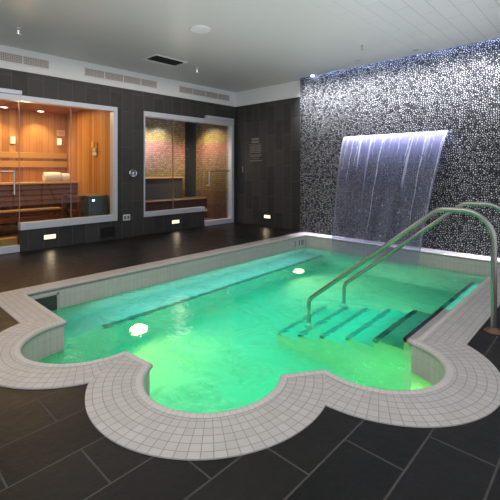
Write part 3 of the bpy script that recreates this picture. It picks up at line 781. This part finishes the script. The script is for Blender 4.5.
# ------------------------------------------------------------------ waterfall
wf = thing('waterfall', 'wide sheet of white-blue water falling from the pebble wall', 'waterfall', (-2.46, YP-.05, 0))
bm = bmesh.new(); uvl = bm.loops.layers.uv.new('UVMap'); NU, NV = 90, 48
ztop, zbot = 1.70, WZ+.004
ph = [(random.uniform(4, 46), random.uniform(0, 6.3), random.uniform(.3, 1)) for _ in range(9)]
def sheet(u, v, lift=0.0):
    if v < .06: z = ztop - .012*(v/.06)**2; out = .02+.10*(v/.06)
    else:
        q = (v-.06)/.94; z = ztop-.012-(ztop-.012-zbot)*q; out = .12+.40*q**.62
    xl = -3.25-.012*v; xr = -1.625-.31*v**.85
    w = sum(a*math.sin(f*u+p+v*1.7) for f, p, a in ph)*.0055*v
    return (xl+(xr-xl)*u, YP-out+w-lift, z)
rows = [[bm.verts.new(sheet(i/NU, j/NV)) for i in range(NU+1)] for j in range(NV+1)]
for j in range(NV):
    for i in range(NU):
        f = bm.faces.new((rows[j][i], rows[j+1][i], rows[j+1][i+1], rows[j][i+1]))
        for lp, uv in zip(f.loops, ((i, j), (i, j+1), (i+1, j+1), (i+1, j))): lp[uvl].uv = (uv[0]/NU, uv[1]/NV)
obj('water_sheet', bm, M['fall'], wf, smooth='all')
for u0, v1, wd, drift in ((.055,.33,.010,-.01), (.13,.40,.012,-.02), (.20,.30,.016,-.03), (.27,.14,.02,0), (.36,.22,.010,.0), (.44,.80,.014,-.02), (.52,.17,.02,0),
                          (.61,.22,.014,0), (.70,.30,.016,-.01), (.77,.16,.012,0), (.84,.78,.015,.015), (.91,.24,.010,0), (.985,.9,.010,.0)):
    b2 = bmesh.new(); K = 22; pr = None
    for k in range(K+1):
        v = .012+(v1-.012)*k/K; u = u0+drift*(k/K)**1.5+.003*math.sin(k*.9+u0*40)
        hw = wd*.5*(1-.85*(k/K)**1.4)*(1+.25*math.sin(k*1.7+u0*9))
        a, b_, c = sheet(u-hw, v, .004), sheet(u, v, .012), sheet(min(u+hw, 1), v, .004)
        cur = [b2.verts.new(a), b2.verts.new(b_), b2.verts.new(c)]
        if pr:
            b2.faces.new((pr[0], cur[0], cur[1], pr[1])); b2.faces.new((pr[1], cur[1], cur[2], pr[2]))
        pr = cur
    obj('water_strand', b2, M['strand'], wf, smooth='all')
obj('spout_lip', B((-3.255, -1.62, YP-.06, YP-.001, 1.665, 1.685)), M['steel'], wf, .003)

# ------------------------------------------------------------------ handrails
y = 3.18
hr = thing('handrail', 'bent steel pool handrail with its bronze-footed post in full view', 'handrail', (-.61, y, 0), 'steel pool handrails')
pts = [(-2.19, y, -.60), (-2.19, y, -.135), (-.985, y, .845), (-.615, y, .85), (-.615, y, .012)]
path = fillet(pts, [.11, .16, .20], 10)
obj('rail_tube', T(path, .0195, 18), M['rail'], hr, smooth=True)
obj('base_flange', lathe([(.062,0),(.062,.006),(.045,.016),(.027,.03),(.024,.03)], (-.615, y, .001)), M['bronze'], hr, smooth=True)
obj('anchor_cup', lathe([(.05,0),(.045,.015),(.026,.02)], (-2.19, y, -.685)), M['rail'], hr, smooth=True)
h2 = copy_tree(hr, (0, .69, 0), 'bent steel pool handrail on the waterfall side of the pool steps')
obj('step_pad', B(-2.24, -2.14, 3.13, 3.23, -.835, -.686), M['plaster'], pool) if False else None

# ------------------------------------------------------------------ lights
area('ceiling_soft_fill', (-1.3, .6, 2.80), (0, 0, 0), 2.6, 2.0, 34, (1, .95, .89))  # unseen soft fill added under the ceiling, no fixture
area('far_deck_light', (-5.0, 3.0, 2.80), (0, 0, 0), .8, 3.4, 20, (1, .86, .76))
area('slot_wash', (-1.45, 5.82, 3.16), (0, 0, 0), 5.3, .06, 26, (.70, .78, 1), math.radians(60))
area('curb_fill', (-1.45, 5.735, 2.815), (0, 0, 0), 5.3, .03, 26, (.93, .88, 1), math.radians(22))  # strip added to brighten the back curb, no fixture there
area('ceiling_up_fill', (-1.7, 3.1, 1.25), (PI, 0, 0), 4.2, 4.2, 54, (.95, .98, 1))  # floating fill added to lift the ceiling and upper walls
area('slot_blue', (-1.45, 5.80, 2.99), (math.radians(14), 0, 0), 5.3, .03, 15, (.10, .26, 1))
for x in (-4.0, -3.55, -3.1, -2.65, -2.2, -1.75, -1.3, -.85): spot('wall_wash_fill', (x, 5.22, 2.81), (x, 5.87, 2.36), 135, (.88, .91, 1), 62, 1, .05)  # row of spots added to smooth the wash down the pebbles
spot('corner_spot', (-3.93, 5.82, 2.84), (-3.9, 5.87, 2.2), 8, (.4, .6, 1), 90, 1, .02)
area('weir_light', (-2.46, 5.82, 1.66), (math.radians(25), 0, 0), 1.5, .025, 9, (.52, .53, 1))
for x in (-3.0, -2.45, -1.9): spot('weir_top_fill', (x, 5.3, 2.80), (x, 5.80, 1.6), 17, (.78, .74, 1), 38, 1, .04)  # spots added to brighten the top of the falling sheet
# underwater
spot('pool_lamp_a', (-3.50, 2.09, -.88), (-2.0, 2.3, -1.15), 58, (1, .80, .12), 150, 1, .08)
spot('pool_lamp_b', (-3.50, 4.8, -.88), (-2.4, 4.6, -1.15), 46, (1, .88, .35), 150, 1, .08)
spot('pool_lamp_c', (-1.34, 4.35, -.86), (-3.0, 4.6, -1.15), 22, (.85, 1, .50), 150, 1, .08)
area('pool_fill_bay', (-1.6, 1.9, -.32), (0, 0, 0), .8, .8, 5.5, (.03, 1, .42))
area('pool_fill_left_bay', (-3.0, 1.45, -.26), (0, 0, 0), 1.2, .45, 3.5, (.05, .95, .70))
area('pool_fill_right_bay', (-1.2, 2.5, -.26), (0, 0, 0), .4, .7, .9, (.03, 1, .42))
area('pool_fill_mid', (-2.6, 3.4, -.32), (0, 0, 0), 2.0, 3.0, 29, (.03, 1, .80))
area('pool_fill_steps', (-1.65, 3.55, -.235), (0, 0, 0), .75, .8, 1.0, (.10, .95, .85))
area('pool_fill_side_bench', (-1.12, 4.65, -.225), (0, 0, 0), .22, 1.3, 1.6, (.35, .95, .95))
area('pool_fill_bench', (-3.75, 3.6, -.24), (0, 0, 0), .25, 3.6, 8, (.55, .88, 1))
point('bay_lamp', (-1.10, 2.45, -.72), 7, (.70, 1, .22), .06)
# warm rooms
area('sauna_fill', (-7.2, 1.9, 2.24), (0, 0, 0), 1.2, 2.2, 35, (1, .68, .34))  # soft fill added to support the cedar ceiling spots
for p in ((-7.9, 2.03), (-7.95, 2.65)): spot('sauna_spot', (p[0], p[1], 2.23), (p[0]-.1, p[1], 0), 34, (1, .72, .40), 110, .8)
point('sauna_front_glow', (-6.45, 1.9, 1.9), 8, (1, .64, .32), .1)
for p, q in (((-6.95, 4.40), 110), ((-6.95, 4.85), 90)): spot('steam_spot', (p[0], p[1], 2.26), (-7.4, p[1]+.05, .9), q, (.98, .9, 1), 100, .9)
spot('steam_door_spot', (-6.7, 5.35, 2.26), (-6.75, 5.93, .9), 160, (1, .80, .58), 110, .9)
point('steam_fill', (-6.6, 4.9, 1.5), 8, (1, .8, .68), .2)
for c, nrm in (((XW+.05, 2.13, .16), (1,0)), ((XW+.05, 4.365, .16), (1,0)), ((-5.11, YR-.05, .19), (0,-1))):
    spot('step_glow', c, (c[0]+nrm[0]*.5, c[1]+nrm[1]*.5, 0), .8, (1,.82,.55), 140, 1, .03)

w = bpy.data.worlds.new('world'); scene.world = w; w.use_nodes = True
bg = w.node_tree.nodes['Background']; bg.inputs[0].default_value = (.84,.87,.90,1); bg.inputs[1].default_value = 1.0

# ------------------------------------------------------------------ camera
cam = bpy.data.cameras.new('camera'); cam.sensor_width = 36; cam.lens = 387/500*36; cam.shift_y = -.161
co = bpy.data.objects.new('camera', cam); C.objects.link(co)
co.location = (0, 0, 1.15); co.rotation_euler = (PI/2, 0, math.atan2(363, 387))
scene.camera = co
scene.view_settings.view_transform = 'Standard'
scene.cycles.use_denoising = True
scene.cycles.max_bounces = 10; scene.cycles.transparent_max_bounces = 12
scene.cycles.sample_clamp_indirect = 4.0
scene.cycles.caustics_reflective = False; scene.cycles.caustics_refractive = False
